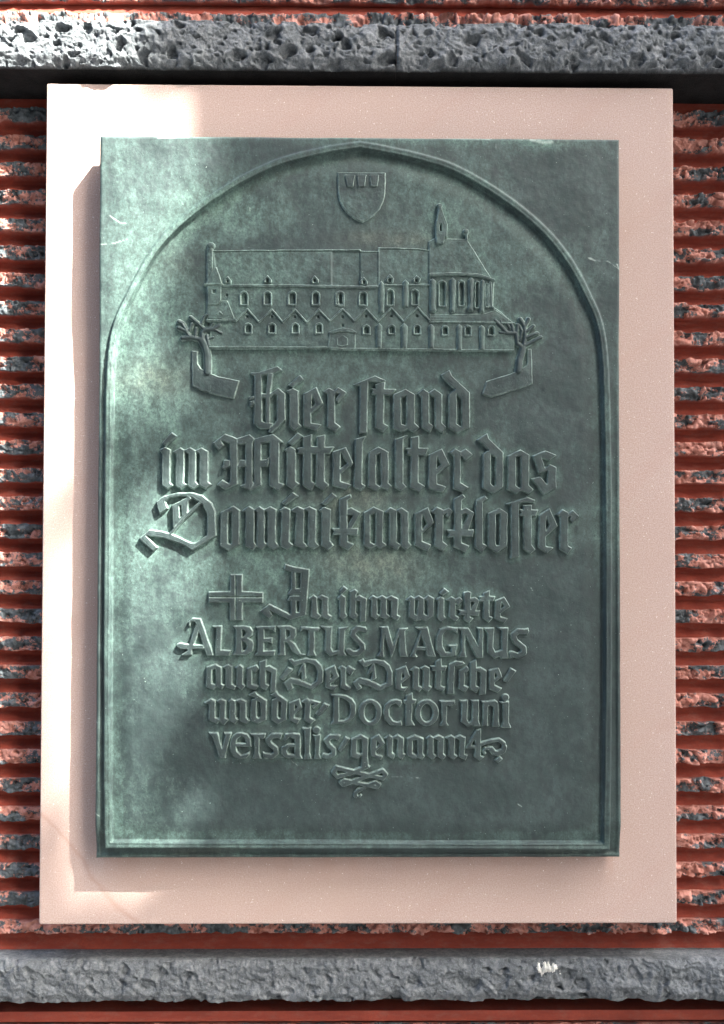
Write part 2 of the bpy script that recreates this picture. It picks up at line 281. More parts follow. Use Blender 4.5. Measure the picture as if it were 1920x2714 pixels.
# ------------------------------------------------------------------ outline data traced at their place on the plaque
# R x0 y0 x1 : region in photo pixels shown 1624 wide.  L name, P polygon, H hole, S width polyline, E ellipse, U ellipse hole
TEXT = '''
R 640 940 1280
L
P 90,120 138,132 138,450 165,460 212,463 190,500 125,497 85,462
P 178,125 212,128 192,275 192,460 165,462 165,280
P 62,125 120,118 245,80 272,102 200,130 90,142
P 135,262 195,262 248,225 294,262 294,440 205,525 178,518 240,440 238,275 215,262 192,288 135,286
P 52,285 88,278 88,298 52,302
P 56,314 88,307 88,335 60,350
L
P 318,205 395,138 418,170 345,220
P 305,245 348,225 384,245 384,460 402,478 355,510 325,480 325,265
L
P 418,265 505,220 549,330 468,395 468,460 536,470 508,515 418,480
H 476,268 498,330 472,358
L
P 553,250 590,225 628,245 628,455 665,485 632,520 580,485 580,265
P 622,248 652,222 708,255 650,320 632,305 662,265 640,262 626,280
L
P 800,205 755,203 900,142 970,175 925,190 880,178 852,182 845,525 795,530
L
P 905,200 965,182 962,232 1040,232 1010,272 960,270 957,462 988,480 955,520 900,488 905,270 875,265 885,248 875,230 905,230
L
P 1022,270 1105,232 1165,268 1165,460 1197,490 1160,520 1120,500 1075,520 1022,495
H 1075,290 1108,275 1112,465 1105,478 1076,468
L
P 1190,262 1225,232 1262,258 1262,460 1290,480 1270,522 1215,490 1212,290
P 1258,258 1302,232 1350,268 1350,460 1378,488 1355,525 1302,495 1300,290
L
P 1345,135 1400,105 1415,140 1535,255 1535,490 1450,527 1393,490 1393,270 1440,235 1360,160
H 1448,262 1480,300 1480,488 1447,465
R 400 1120 940
L
P 92,165 168,78 205,108 118,188
P 72,215 115,195 155,218 152,480 180,500 135,530 90,500 92,250
L
P 180,232 235,200 268,222 262,480 295,495 240,530 198,505 202,250
P 264,222 315,200 360,225 358,470 385,500 340,530 297,505 302,250
P 356,225 405,202 458,230 455,470 482,490 435,530 388,500 390,250
L
P 497,165 590,92 690,130 690,490 592,532 530,495 572,455 625,490 635,450 630,165 560,138 585,185 540,218
P 688,128 785,97 826,130 811,170 811,470 822,485 795,540 712,505 752,488 755,165 690,175
P 826,130 972,92 1055,155 1022,160 1022,480 1062,492 1020,540 945,500 950,150 880,165 880,300 925,295 945,275 935,350 880,352 880,500 795,540 822,485 824,170
P 585,300 632,300 632,350 590,370 565,355 580,335
P 710,300 755,300 755,350 715,352 700,372 688,350 700,330
L
P 1092,158 1172,82 1212,108 1125,180
P 1065,222 1110,188 1155,215 1155,470 1182,488 1130,535 1082,500 1085,235
L
P 1215,115 1282,95 1280,190 1325,190 1325,115 1388,98 1385,195 1460,195 1425,248 1385,246 1385,470 1420,495 1375,540 1315,500 1320,246 1282,246 1282,470 1310,485 1280,540 1212,500 1215,246 1170,246 1178,225 1165,205 1215,195
L
P 1450,235 1555,197 1612,330 1512,405 1512,468 1595,495 1555,532 1448,500
H 1513,232 1566,325 1511,370
R 900 1120 1500
L
P 112,120 188,98 165,140 162,440 185,455 150,490 102,465 112,250
L
P 210,215 280,175 352,212 350,435 375,455 345,485 300,465 260,488 205,460
H 262,232 293,220 300,445 290,458 260,440
L
P 400,120 488,92 458,120 455,435 480,460 440,488 398,465
L
P 512,108 570,97 568,182 640,185 615,235 568,232 565,430 612,458 575,500 508,465 512,235 482,228 490,208 475,185 512,183
L
P 642,232 735,190 790,300 700,370 698,440 765,462 740,500 638,472
H 700,242 730,302 698,328
L
P 790,215 832,188 870,210 868,430 925,465 880,498 818,470 822,240
P 866,212 905,188 955,230 905,275 880,245 868,242
L
P 990,125 1060,80 1070,115 1175,215 1172,468 1102,510 1028,470 1030,225 1075,200 1015,145
H 1086,225 1120,250 1118,450 1103,458 1084,440
L
P 1208,240 1300,195 1362,232 1360,450 1392,480 1355,510 1310,490 1265,508 1205,478
H 1265,245 1300,238 1300,465 1288,470 1265,453
L
P 1388,240 1480,202 1558,235 1505,272 1450,252 1475,325 1510,300 1555,320 1555,470 1465,517 1380,405 1440,388 1490,445 1495,345 1430,362
R 360 1290 960
L
P 150,110 200,70 300,42 400,42 480,65 545,120 572,180 575,350 405,455 330,410 200,365 75,350 155,435 125,462 25,372 100,310 190,320 260,340 400,405 430,405 512,350 515,200 480,125 400,75 320,65 240,80 212,105 232,155 172,195 158,150
P 262,135 385,68 405,85 378,108 372,195 300,268 268,300
S 20 472,108 350,222 250,340
H 312,138 327,130 330,212 316,222
L
P 612,185 700,140 745,170 742,415 662,460 605,425
H 662,185 690,178 690,405 680,415 660,405
L
P 765,175 810,140 852,165 850,400 868,425 838,452 785,425 790,180
P 848,165 888,142 925,165 925,400 945,410 908,448 868,430 870,180
P 921,165 965,142 1008,165 1003,395 1028,430 990,450 948,425 945,180
L
P 1048,115 1130,40 1165,65 1075,130
P 1028,172 1065,145 1108,165 1102,395 1130,420 1088,450 1040,425 1045,185
L
P 1115,170 1160,142 1208,162 1205,400 1235,425 1200,445 1140,420 1150,190
P 1204,162 1245,142 1295,165 1290,395 1315,425 1275,445 1235,425 1238,180
L
P 1335,120 1410,45 1442,70 1360,130
P 1318,170 1352,145 1398,165 1395,390 1420,420 1380,455 1332,420 1335,185
L
P 1462,90 1540,55 1550,75 1518,95 1518,300 1595,300 1590,348 1520,345 1520,395 1565,415 1525,455 1460,420 1465,345 1415,345 1425,320 1405,300 1462,300
P 1518,165 1545,150 1612,188 1548,302 1515,302 1560,205 1518,200
R 940 1290 1560
L
P 65,180 135,142 200,170 195,385 222,405 180,430 148,410 105,432 65,405
H 110,195 146,182 148,392 135,400 108,385
L
P 212,175 250,145 295,165 292,385 322,405 295,438 240,405 242,185
P 291,165 325,145 372,175 375,385 395,405 360,440 322,410 322,190
L
P 418,190 510,145 552,250 468,325 468,380 530,405 508,447 418,405
H 471,190 504,258 469,300
L
P 530,175 572,142 618,165 612,380 648,408 612,447 555,412 560,190
P 614,168 655,150 682,168 655,218 632,200 640,185 614,198
L
P 692,85 750,52 770,75 745,95 742,160 775,148 832,180 790,300 830,300 822,345 742,345 742,390 795,412 772,455 688,415 690,345 645,350 660,325 640,300 692,300
H 745,192 775,185 790,195 746,288
L
P 845,95 905,65 925,85 890,105 890,395 918,412 885,457 838,420 840,150
L
P 930,185 1010,150 1062,185 1058,415 985,457 925,420
H 980,190 1008,184 1006,408 985,412 978,400
L
P 1085,125 1055,120 1200,72 1255,95 1245,110 1180,105 1142,120 1142,485 1085,498
L
P 1172,130 1230,125 1230,160 1275,162 1255,205 1230,205 1228,405 1255,435 1222,462 1172,430 1172,205 1140,200 1155,185 1145,160 1172,158
L
P 1280,200 1355,152 1410,272 1328,345 1328,415 1380,425 1335,460 1278,420
H 1332,205 1352,272 1328,308
L
P 1405,195 1445,160 1482,180 1482,410 1508,425 1480,467 1425,435 1428,205
P 1478,192 1515,165 1558,205 1510,250 1490,225 1500,208 1480,208
R 460 1480 960
L cross
P 492,140 592,140 590,285 770,295 770,378 595,378 592,530 485,530 485,378 303,378 303,290 490,285
H 532,148 543,148 541,528 532,528
H 308,326 768,326 768,337 308,337
L
P 965,50 1040,75 1170,95 1140,485 1000,530 825,445 850,490 825,520 748,455 825,395 1010,485 1018,115 955,95
P 1010,270 1052,262 1052,308 985,310
P 1000,326 1052,324 1052,365 985,362
H 1050,122 1098,122 1090,260 1050,262
H 1057,367 1085,367 1082,465 1058,465
H 1000,314 1085,314 1085,322 1000,322
L
P 1165,345 1205,318 1238,340 1238,470 1270,495 1240,528 1182,500 1192,360
P 1234,340 1275,315 1332,340 1330,480 1362,500 1340,530 1272,505 1282,360
L
P 1428,285 1465,240 1500,265 1450,305
P 1410,345 1445,310 1480,335 1480,470 1495,495 1460,528 1428,500 1430,360
L
P 205,575 228,600 158,790 155,830 70,835 115,800 190,575
P 235,518 345,835 285,835 205,590 185,545 150,545 138,585 128,550 165,515
P 35,735 60,728 150,742 255,745 268,778 150,780 60,780 25,755
L
P 335,585 415,580 408,790 495,795 480,835 360,835 372,600
L
P 515,585 600,580 660,592 682,625 678,660 640,685 680,710 692,740 680,800 620,832 508,832 535,800 540,610
H 588,612 615,620 624,645 610,672 588,682
H 588,712 620,722 634,755 620,790 590,805
L
P 710,590 880,585 875,635 850,610 780,610 780,690 850,685 848,735 825,718 778,720 775,800 875,795 865,835 695,835 725,810 728,610
L
P 890,585 1000,583 1050,605 1055,655 1040,690 1005,705 1050,740 1095,820 1130,830 1080,835 1025,800 975,720 955,720 960,835 895,835 915,810 920,610
H 968,612 996,620 1004,645 996,670 968,692
L
P 1100,590 1265,600 1245,630 1215,625 1210,800 1228,840 1152,838 1165,800 1162,620 1120,610 1090,630
L
P 1270,585 1365,590 1355,770 1375,805 1420,790 1425,600 1500,590 1475,620 1470,800 1490,838 1420,838 1418,822 1350,840 1300,800 1310,620
R 930 1480 1430
L
P -6,285 35,265 60,285 45,310 45,335 75,318 135,350 128,540 80,548 82,370 45,365 40,470 65,490 35,530 -8,500
L
P 155,350 190,320 230,340 228,480 250,495 215,525 175,500 180,360
P 226,340 270,320 310,345 308,480 335,500 300,525 255,505 260,360
P 306,345 350,320 408,350 402,490 428,505 400,535 345,505 350,365
L
P 475,360 520,325 552,345 550,480 582,495 565,540 500,505 505,365
P 548,345 590,322 632,348 630,480 600,530 565,535 582,362
P 628,348 670,320 718,345 712,500 640,542 582,510 630,475 662,495 662,365
L
P 765,300 808,260 845,285 795,318
P 735,355 775,330 805,345 803,495 820,515 785,550 745,520 752,370
L
P 820,355 870,330 902,350 900,490 935,512 905,545 845,510 850,372
P 898,352 940,335 965,360 925,405 905,390 922,370 900,375
L
P 975,295 1010,285 1035,295 1030,345 1065,335 1108,360 1075,450 1112,450 1100,495 1030,490 1028,505 1055,515 1020,555 975,525 978,488 930,488 945,465 928,445 978,445
H 1032,375 1058,372 1062,385 1035,440
L
P 1145,300 1195,280 1195,325 1245,330 1230,365 1195,365 1195,500 1225,512 1188,548 1140,515 1142,370 1105,370 1115,350 1105,330 1140,325
L
P 1245,365 1325,335 1372,415 1290,475 1290,505 1350,522 1320,555 1238,520
H 1297,374 1322,412 1295,437
L
S 42 115,612 60,604 22,628 18,662 58,705 98,745 103,782 62,818 15,822 -18,798
P 125,588 132,635 100,612
L
P 250,590 320,588 365,750 415,605 490,600 465,625 475,800 490,845 430,845 418,800 415,660 365,820 350,850 290,650 280,800 285,850 225,845 255,800 268,610
L
P 560,595 660,595 728,845 655,848 650,790 565,790 555,820 572,848 512,848 535,800 605,620
H 603,655 640,760 575,762
L
P 925,600 915,645 880,620 820,620 790,660 790,760 815,810 860,810 868,770 835,748 920,745 905,800 905,835 860,845 780,845 735,790 735,680 770,610 830,590
L
P 925,600 1012,598 1100,755 1105,615 1088,595 1140,600 1138,855 1085,855 985,660 985,800 995,852 925,850 955,800 955,620
L
P 1145,600 1235,597 1225,770 1245,805 1300,790 1300,620 1265,598 1355,598 1348,800 1360,860 1295,860 1290,840 1240,858 1180,810 1178,640
L
S 44 1512,632 1440,630 1398,665 1420,715 1488,770 1492,812 1440,840 1385,820
P 1480,612 1530,605 1522,658 1500,640
P 1370,800 1395,815 1400,858 1368,858
R 520 1740 960
L
P 100,105 190,75 250,105 248,270 280,278 250,322 205,295 165,325 100,300
H 155,130 192,118 196,268 188,278 150,263
L
P 265,105 318,80 352,100 348,270 395,295 370,328 290,300 290,120
P 375,110 430,80 460,105 455,270 480,290 445,328 393,295 400,120
L
P 497,120 590,85 618,115 580,155 545,135 545,270 610,290 575,325 497,300
L
P 622,55 688,30 682,100 720,90 788,130 775,340 728,350 738,160 682,130 680,265 715,285 680,330 620,300
L comma_mark
P 820,215 900,105 948,128 858,235
L
P 905,30 940,25 960,45 1080,18 1170,35 1225,90 1243,150 1240,250 1130,328 1040,290 935,265 950,310 905,340 855,260 925,210 1010,228 1125,280 1180,240 1190,150 1160,85 1100,60 1050,65 960,95
P 1045,70 1065,75 1075,215 1035,235 1035,145 995,190 1005,150
L
P 1265,130 1355,88 1398,200 1318,265 1318,285 1385,290 1350,335 1265,305
H 1317,142 1343,190 1316,222
L
P 1390,120 1425,90 1465,110 1465,270 1515,310 1480,335 1415,305 1418,140
P 1461,118 1490,92 1555,130 1505,190 1480,155
L
P 80,455 150,415 188,435 185,600 235,615 205,660 120,620 128,465
P 203,440 248,415 290,435 285,600 318,620 275,668 225,635 235,460
L
P 315,435 345,415 385,435 385,600 410,620 380,660 325,625 332,460
P 381,435 440,415 490,440 488,600 522,630 490,660 425,630 432,460
L
P 515,380 580,340 595,370 690,430 685,620 600,660 530,625 540,430 580,405
H 594,432 632,450 635,590 610,605 590,590
L
P 730,375 785,340 800,370 888,430 885,620 795,665 738,625 742,430 790,405
H 800,435 830,452 830,603 812,610 795,592
L
P 912,455 1010,418 1038,500 962,565 962,600 1020,615 985,665 910,620
H 968,462 993,497 964,525
L
P 1030,440 1090,415 1125,440 1115,600 1165,625 1120,662 1058,620 1065,460
P 1120,425 1215,450 1150,510 1135,485 1165,462 1118,462
L comma_mark
P 1172,560 1255,455 1305,478 1205,592
L
P 1315,375 1400,372 1470,382 1530,418 1562,475 1562,560 1540,600 1500,635 1430,655 1315,668 1340,630 1350,400
H 1398,402 1450,412 1495,445 1510,490 1510,560 1490,600 1450,625 1395,632
L
P 125,748 210,748 255,905 290,775 275,748 345,748 290,950 285,995 230,998 165,790
L
P 330,870 338,820 360,780 400,752 450,745 500,762 530,800 540,882 390,880 400,930 440,965 490,955 520,940 520,965 490,995 430,1002 375,985 340,935
H 390,850 400,808 440,776 475,795 490,850
L
P 530,755 605,760 680,755 670,800 640,812 618,790 615,940 635,1000 555,1000 570,960 570,790
L
S 44 815,775 745,778 702,818 730,865 778,905 782,948 740,980 682,970
P 795,755 842,757 825,810 800,795
P 655,938 690,955 690,990 662,985
L
P 875,760 950,750 1010,758 1020,780 1020,960 1040,1000 970,998 960,985 900,1000 845,975 828,930 840,885 890,860 965,855 965,805 915,790 880,820 855,815
H 965,885 915,888 885,920 900,958 960,962
L
P 1040,700 1125,700 1110,950 1132,1003 1050,1005 1065,950 1065,730
L
E 1178,722 38,32
P 1140,768 1215,765 1205,960 1222,1003 1155,1003 1165,960 1162,790
L
S 44 1388,788 1315,788 1275,825 1300,870 1345,910 1345,955 1300,982 1250,970
P 1375,768 1415,775 1390,828 1370,805
L comma_mark
P 1393,915 1460,785 1503,808 1420,938
R 930 1740 1390
L
P 5,775 95,732 162,768 158,1034 104,1034 105,925 75,962 0,935
H 58,782 103,772 108,900 90,915 55,903
L
P 75,45 115,25 130,50 230,28 310,40 365,85 390,150 388,265 265,325 180,280 75,255 108,295 60,320 20,245 90,200 180,222 275,275 340,245 342,150 315,95 250,65 200,72 130,100
P 205,70 225,70 235,205 192,230 205,142 160,165 165,135
L
P 422,125 515,92 555,185 470,250 475,290 530,290 500,328 420,300
H 480,152 503,185 476,213
L
P 555,130 600,95 640,115 635,275 675,290 640,330 580,300 585,135
P 653,112 695,88 740,110 735,275 762,290 720,332 673,300 680,130
L
P 795,45 845,22 850,90 900,95 885,132 850,132 845,275 888,292 865,330 790,300 795,135 755,130 765,112 745,92 795,90
L
P 918,75 985,40 1050,52 1068,70 1000,90 972,85 965,345 905,355
L
P 1015,130 1085,95 1115,125 1075,160 1066,138 1062,270 1105,290 1070,335 1012,300
L
P 1118,60 1175,32 1178,110 1215,100 1270,135 1265,350 1205,362 1215,150 1180,130 1172,275 1205,290 1180,340 1118,305
L
P 1295,130 1385,105 1418,195 1345,245 1345,270 1412,300 1375,340 1295,305
H 1346,150 1374,182 1346,212
L comma_mark
P 1430,230 1500,110 1550,138 1470,242
L
E 182,525 108,122
U 182,525 58,88
L
P 470,415 480,440 455,470 420,440 380,452 355,495 360,555 395,605 440,615 470,605 480,645 440,650 370,640 320,590 304,520 320,455 370,412 430,402
L
P 520,370 575,343 578,400 615,408 600,440 575,440 570,600 595,645 515,648 515,600 515,445 500,435 500,410 520,408
L
E 712,528 110,122
U 712,528 58,86
L
P 832,415 975,415 975,440 940,468 900,455 895,620 912,648 835,648 855,600 850,440
L
P 1020,412 1095,410 1090,590 1110,620 1135,600 1140,440 1125,412 1200,412 1195,600 1212,652 1145,652 1138,640 1095,655 1035,610 1040,440
L
P 1225,420 1290,418 1350,412 1378,430 1385,600 1395,655 1320,655 1335,600 1335,475 1310,455 1285,470 1280,600 1285,652 1225,652 1235,600 1240,440
L
E 1448,385 34,32
P 1395,425 1480,420 1480,620 1500,668 1408,665 1425,620 1422,445
L
P 190,770 265,732 320,812 235,885 235,915 300,935 280,970 185,930
H 244,785 272,820 240,852
L
P 318,765 360,738 395,760 390,900 415,920 400,962 340,930 340,775
P 391,760 440,730 495,765 490,910 515,920 480,965 430,935 438,775
L
P 530,770 600,735 680,770 675,920 692,935 670,968 625,950 595,965 528,930
H 580,788 622,778 626,912 615,928 578,908
L
P 705,770 745,740 775,760 772,910 800,935 770,970 715,930 720,780
P 771,760 820,735 875,765 865,910 892,935 860,970 812,940 815,780
L
P 885,765 940,740 975,760 972,915 1000,935 960,968 915,930 918,780
P 971,760 1025,735 1075,760 1065,915 1095,925 1075,972 1015,940 1022,780
L
P 1175,690 1218,680 1218,930 1250,940 1205,978 1155,940 1165,860 1082,860 1085,845
H 1163,770 1163,832 1128,834
S 32 1222,822 1310,793 1390,782 1435,815 1444,860 1420,900 1370,918
S 46 1440,850 1430,885 1380,905 1345,905 1315,870
S 26 1325,880 1300,858 1262,862 1244,885 1256,905
P 1350,970 1395,935 1420,965 1380,995
R 840 2000 1080
L flourish
P 806,36 912,36 925,200 955,215 940,240 830,275 800,230
S 72 880,230 600,335 370,400 300,320 350,235 640,305 900,370 1185,430 1235,360 1180,292 950,375 700,465 480,545 440,500 490,462 700,510 1080,590 1112,540 1060,500 940,550
S 66 850,600 760,640 700,690 700,750
S 40 700,750 760,755 785,730
'''
TREES = '''
R 450 500 950
L tree_trunk
S 52 325,1580 325,1450 310,1360 275,1300
S 34 275,1300 180,1278 110,1285
S 30 180,1278 140,1225 75,1195
S 30 150,1228 110,1160 78,1142
S 24 222,1290 228,1200
S 24 172,1215 192,1165
S 36 285,1310 280,1240 310,1212 380,1208 428,1178
S 26 300,1210 250,1160 178,1105
S 22 268,1175 300,1100 322,1085
S 22 332,1205 372,1158
S 26 390,1215 445,1242
S 34 335,1345 322,1268
S 22 345,1290 375,1280
R 900 500 1460
L tree_trunk
S 42 1378,1400 1385,1320 1412,1228
S 30 1415,1225 1372,1190 1358,1110 1290,1108 1240,1052 1200,1015
S 20 1245,1060 1240,1012
S 22 1235,1105 1290,1110
S 24 1362,1110 1372,1045
S 26 1340,1112 1322,1040
S 20 1310,1075 1288,1035
S 28 1418,1210 1428,1130 1422,1055 1392,1002
S 26 1422,1060 1455,1000
S 24 1435,1098 1492,1055
S 26 1435,1142 1522,1110
S 28 1428,1205 1490,1172 1548,1142
S 22 1388,1170 1402,1095 1378,1045
'''
WALLS = '''
R 450 900 640
L garden_wall
P 505,255 625,255 632,540 700,650 870,745 1100,840 1570,930 1450,1330 1100,1260 700,1130 510,1035
R 1270 900 1460
L garden_wall
P 1100,210 1190,210 1200,600 1215,990 900,1110 300,1290 80,1240 180,940 600,820 900,710 1060,600 1105,520
'''
BODY = '''
R 450 500 950
L
P 372,530 1640,520 1640,1375 345,1375 345,1150 318,1130 318,900 320,512 372,512
R 900 500 1460
L
P -60,472 300,478 300,450 600,458 690,470 690,402 735,380 980,385 1165,680 1190,700 1180,900 1235,940 1345,1035 1345,1250 -60,1236
'''
# church sub-parts: name, height above the body
CHURCH = '''
R 450 500 950
L pier 3
P 335,512 370,512 372,690 345,790 322,820
L finial 5
E 355,488 34,30
S 22 355,500 352,530
L turret_roof 7
P 388,678 405,676 452,822 312,822
L eave 8
S 13 302,824 458,824
L turret 5
P 342,832 448,832 442,960 415,1000 330,1005 325,832
H 368,870 396,870 396,900 368,900
L eave 5
S 22 458,834 1000,834 1640,846
L annex_roof 2.5
P 420,1000 442,962 500,962 560,1118 330,1118 330,1005
L eave 6
S 20 325,1132 568,1132
L dormer 6
P 468,815 468,790 500,752 528,790 528,815
H 488,808 488,780 508,780 508,808
L dormer 6
P 808,812 808,785 842,742 878,785 878,812
H 830,808 830,772 856,772 856,808
L dormer 6
P 1220,812 1220,785 1250,745 1282,785 1282,812
H 1238,806 1238,772 1262,772 1262,806
L dormer 5
P 402,1090 402,1075 430,1050 458,1075 458,1090
H 422,1088 422,1074 438,1074 438,1088
L gate 4
P 1375,1240 1600,1240 1600,1376 1362,1376
L gate_panel 6
P 1435,1290 1488,1258 1535,1290 1535,1350 1488,1362 1440,1350
H 1448,1295 1488,1270 1524,1295 1524,1342 1488,1352 1450,1342
S 7 1488,1320 1530,1295
S 7 1488,1320 1448,1345
L gate_roof 7
P 1365,1240 1400,1222 1488,1198 1570,1212 1612,1238 1600,1250 1488,1232 1372,1254
L rail 5
S 12 345,1362 700,1362 1362,1368
R 900 500 1460
L eave 5
S 19 -20,756 290,756
L eave 4
S 15 340,742 482,742
L eave 4
S 15 530,740 690,740
L dormer 6
P 158,735 158,712 190,678 215,712 215,735
H 178,732 178,700 200,700 200,732
L dormer 6
P 360,722 355,700 388,656 420,690 412,722
H 374,720 374,690 400,690 400,720
L dormer 6
P 565,722 562,700 595,665 625,692 612,722
H 580,720 580,692 604,692 604,720
L buttress 7
P 300,740 322,708 346,740 345,960 300,960
L buttress 8
P 485,720 507,698 531,722 530,915 485,915
L spire 9
P 755,130 785,130 788,165 828,272 826,375 808,378 800,425 745,425 742,330 742,262 762,160
H 771,330 771,288 778,272 785,288 785,330
L finial 10
E 770,128 22,13
L finial 7
E 973,330 22,22
S 11 978,345 982,392
L apse_eave 7
S 22 695,662 900,654 1060,664 1185,702
L buttress 10
P 692,710 715,688 741,712 740,915 748,940 735,955 692,950
L buttress 10
P 846,705 870,683 896,705 886,955 858,955 846,935 852,905
L buttress 10
P 986,700 1010,680 1034,700 1026,945 982,945 980,915 992,895
L buttress 9
P 1082,712 1100,698 1118,715 1112,955 1072,955
L buttress 7
P 1152,712 1168,716 1172,725 1178,900 1195,910 1190,935 1160,925
L wall_step 2.5
P 690,965 940,965 1110,960 1200,930 1345,1030 690,1016
L eave 4
S 13 690,1024 1000,1026 1345,1034
L buttress 8
P 278,1058 305,1032 330,1058 324,1228 282,1228
L buttress 8
P 470,1058 498,1030 524,1058 520,1232 476,1232
L buttress 8
P 682,1060 705,1038 730,1060 726,1232 684,1232
L buttress 8
P 898,1060 920,1038 944,1060 942,1245 900,1245
L buttress 8
P 1072,1065 1093,1045 1117,1065 1114,1245 1074,1245
L rail 5
S 11 -60,1228 1340,1243
'''
PLAQUE_D = 0.0432          # front level of the plate in front of the slab
def conv(txt):
    out = []; cur = None; s = 1; x0 = y0 = 0
    for ln in txt.strip().splitlines():
        k = ln.split()
        if k[0] == 'R':
            x0, y0, x1 = map(float, k[1:4]); s = (x1-x0)/1624.0
        elif k[0] == 'L':
            cur = {'name': k[1] if len(k) > 1 else 'letter', 'h': float(k[2]) if len(k) > 2 else None, 'sh': []}
            out.append(cur)
        elif k[0] in 'PH':
            pts = np.array([list(map(float, q.split(','))) for q in k[1:]])*s+(x0, y0)
            cur['sh'].append((k[0], pts, 0))
        elif k[0] == 'S':
            pts = np.array([list(map(float, q.split(','))) for q in k[2:]])*s+(x0, y0)
            cur['sh'].append(('S', pts, float(k[1])*s/2))
        elif k[0] in 'EU':
            c = np.array(list(map(float, k[1].split(','))))*s+(x0, y0); r = np.array(list(map(float, k[2].split(','))))*s
            a = np.linspace(0, 2*np.pi, 33)[:-1]
            cur['sh'].append(('P' if k[0] == 'E' else 'H', c+np.stack([np.cos(a)*r[0], np.sin(a)*r[1]], 1), 0))
    return out
def seg_dist(x, y, A, B):
    ex, ey = B[0]-A[0], B[1]-A[1]
    L = ex*ex+ey*ey+1e-9
    t = np.clip(((x-A[0])*ex+(y-A[1])*ey)/L, 0, 1)
    return np.hypot(x-A[0]-t*ex, y-A[1]-t*ey)
def poly_sdf(x, y, P):
    d = np.full(x.shape, 1e9); ins = np.zeros(x.shape, bool)
    for k in range(len(P)):
        A = P[k-1]; B = P[k]
        d = np.minimum(d, seg_dist(x, y, A, B))
        if A[1] != B[1]:
            c = ((A[1] > y) != (B[1] > y)) & (x < (B[0]-A[0])*(y-A[1])/(B[1]-A[1])+A[0])
            ins ^= c
    return np.where(ins, d, -d)
def sdf(x, y, shapes):
    s = np.full(x.shape, -1e3)
    for k, P, w in shapes:
        if k == 'P': s = np.maximum(s, poly_sdf(x, y, P))
        elif k == 'S':
            d = np.full(x.shape, 1e9)
            for i in range(len(P)-1): d = np.minimum(d, seg_dist(x, y, P[i], P[i+1]))
            s = np.maximum(s, w-d)
    for k, P, w in shapes:
        if k == 'H': s = np.minimum(s, -poly_sdf(x, y, P))
    return s
def bbox(shapes, m):
    lo = np.min([P.min(0)-w for k, P, w in shapes if k != 'H'], 0)-m
    hi = np.max([P.max(0)+w for k, P, w in shapes if k != 'H'], 0)+m
    return lo, hi

# ------------------------------------------------------------------ the bronze plaque
plaque = thing('bronze_plaque', 'green patinated bronze plaque with gothic lettering and church relief, hung on the pink slab', 'plaque', (0, -PLAQUE_D, -0.4945))
bpy.context.view_layer.update()
def sub(o, parent):
    """parent while keeping world-space mesh coordinates"""
    o.parent = parent
    w = Vector((0, 0, 0)); q = parent
    while q is not None: w += q.location; q = q.parent
    o.location = -w
    return o

ARCH = np.array([(955,377),(1005,385),(1078,400),(1140,416),(1196,433),(1258,465),(1315,499),(1388,550),(1459,614),(1502,668),(1535,718),(1568,786),(1590,832),(1602,877),(1609,925),(1614,1000),(1618,1150),(1621,1400),(1621,1700),(1619,2000),(1616,2252),(279,2248),(276,2050),(276,1800),(277,1500),(279,1200),(281,1060),(284,980),(289,917),(298,868),(314,823),(345,765),(371,712),(410,650),(467,589),(532,536),(590,497),(650,462),(710,433),(768,412),(860,391),(915,383)], float)
def chaikin(P, corners, n=2):
    for _ in range(n):
        out = []; nc = set(); m = len(P)
        for i in range(m):
            if i in corners: nc.add(len(out)); out.append(P[i])
            else: out += [0.75*P[i]+0.25*P[i-1], 0.75*P[i]+0.25*P[(i+1) % m]]
        P = np.array(out); corners = nc
    return P
_c = {0} | {i for i, q in enumerate(ARCH) if q[1] > 2240}
ARCH = chaikin(ARCH, _c)
def field_level(u, v, n=True):
    """relief level in photo pixels, relative to PLAQUE_D, of the plate's own surface"""
    s = poly_sdf(u, v, ARCH)
    out = -9*sm(640, 1000, v)-15*sm(2180, 2262, v)
    ribh = 4.0+0*v
    inner = -15.0+6*sm(16, 75, s)
    rib_w = 15.0
    r = sm(-3.2, 0.4, s)                                # step up on the outside
    lev = out*(1-r)+ribh*r
    k = sm(rib_w-0.5, rib_w+3.2, s)
    lev = lev*(1-k)+inner*k
    lev = lev-2.6*sm(0, 1, 1-np.abs(s-11.0)/2.2)*sm(1900, 2200, v)-1.2*sm(0, 1, 1-np.abs(s-9.0)/2.0)          # fine groove along the moulding
    if n: lev = lev+1.8*(fbm(u/90, v/90, 3, 3)-0.5)*2+0.5*(fbm(u/14, v/14, 5, 3)-0.5)
    return lev, s
letters = conv(TEXT); trees = [{**g, 'sh': [(k, P, w*1.3) for k, P, w in g['sh']]} for g in conv(TREES)]; walls = conv(WALLS); church = conv(CHURCH); body = conv(BODY)

XL, XR, ZB, ZT = -0.3632, 0.3612, -0.4945, 0.5057
gx = np.arange(XL, XR+1e-6, 2.6*PX); gx = np.linspace(XL, XR, len(gx)); gz = np.linspace(ZT, ZB, int((ZT-ZB)/(2.6*PX)))
GX, GZ = np.meshgrid(gx, gz)
U, V = pixel(GX, GZ, PLAQUE_D)
lev, arch_s = field_level(U, V)
near = np.zeros(U.shape); 
for g in letters+church+trees:
    lo, hi = bbox(g['sh'], 26)
    jj, ii = np.where((U > lo[0]) & (U < hi[0]) & (V > lo[1]) & (V < hi[1]))
    if len(jj) == 0: continue
    a, b_, c_, d_ = jj.min(), jj.max()+1, ii.min(), ii.max()+1
    s = sdf(U[a:b_, c_:d_], V[a:b_, c_:d_], g['sh'])
    near[a:b_, c_:d_] = np.maximum(near[a:b_, c_:d_], sm(-22, -1, s))
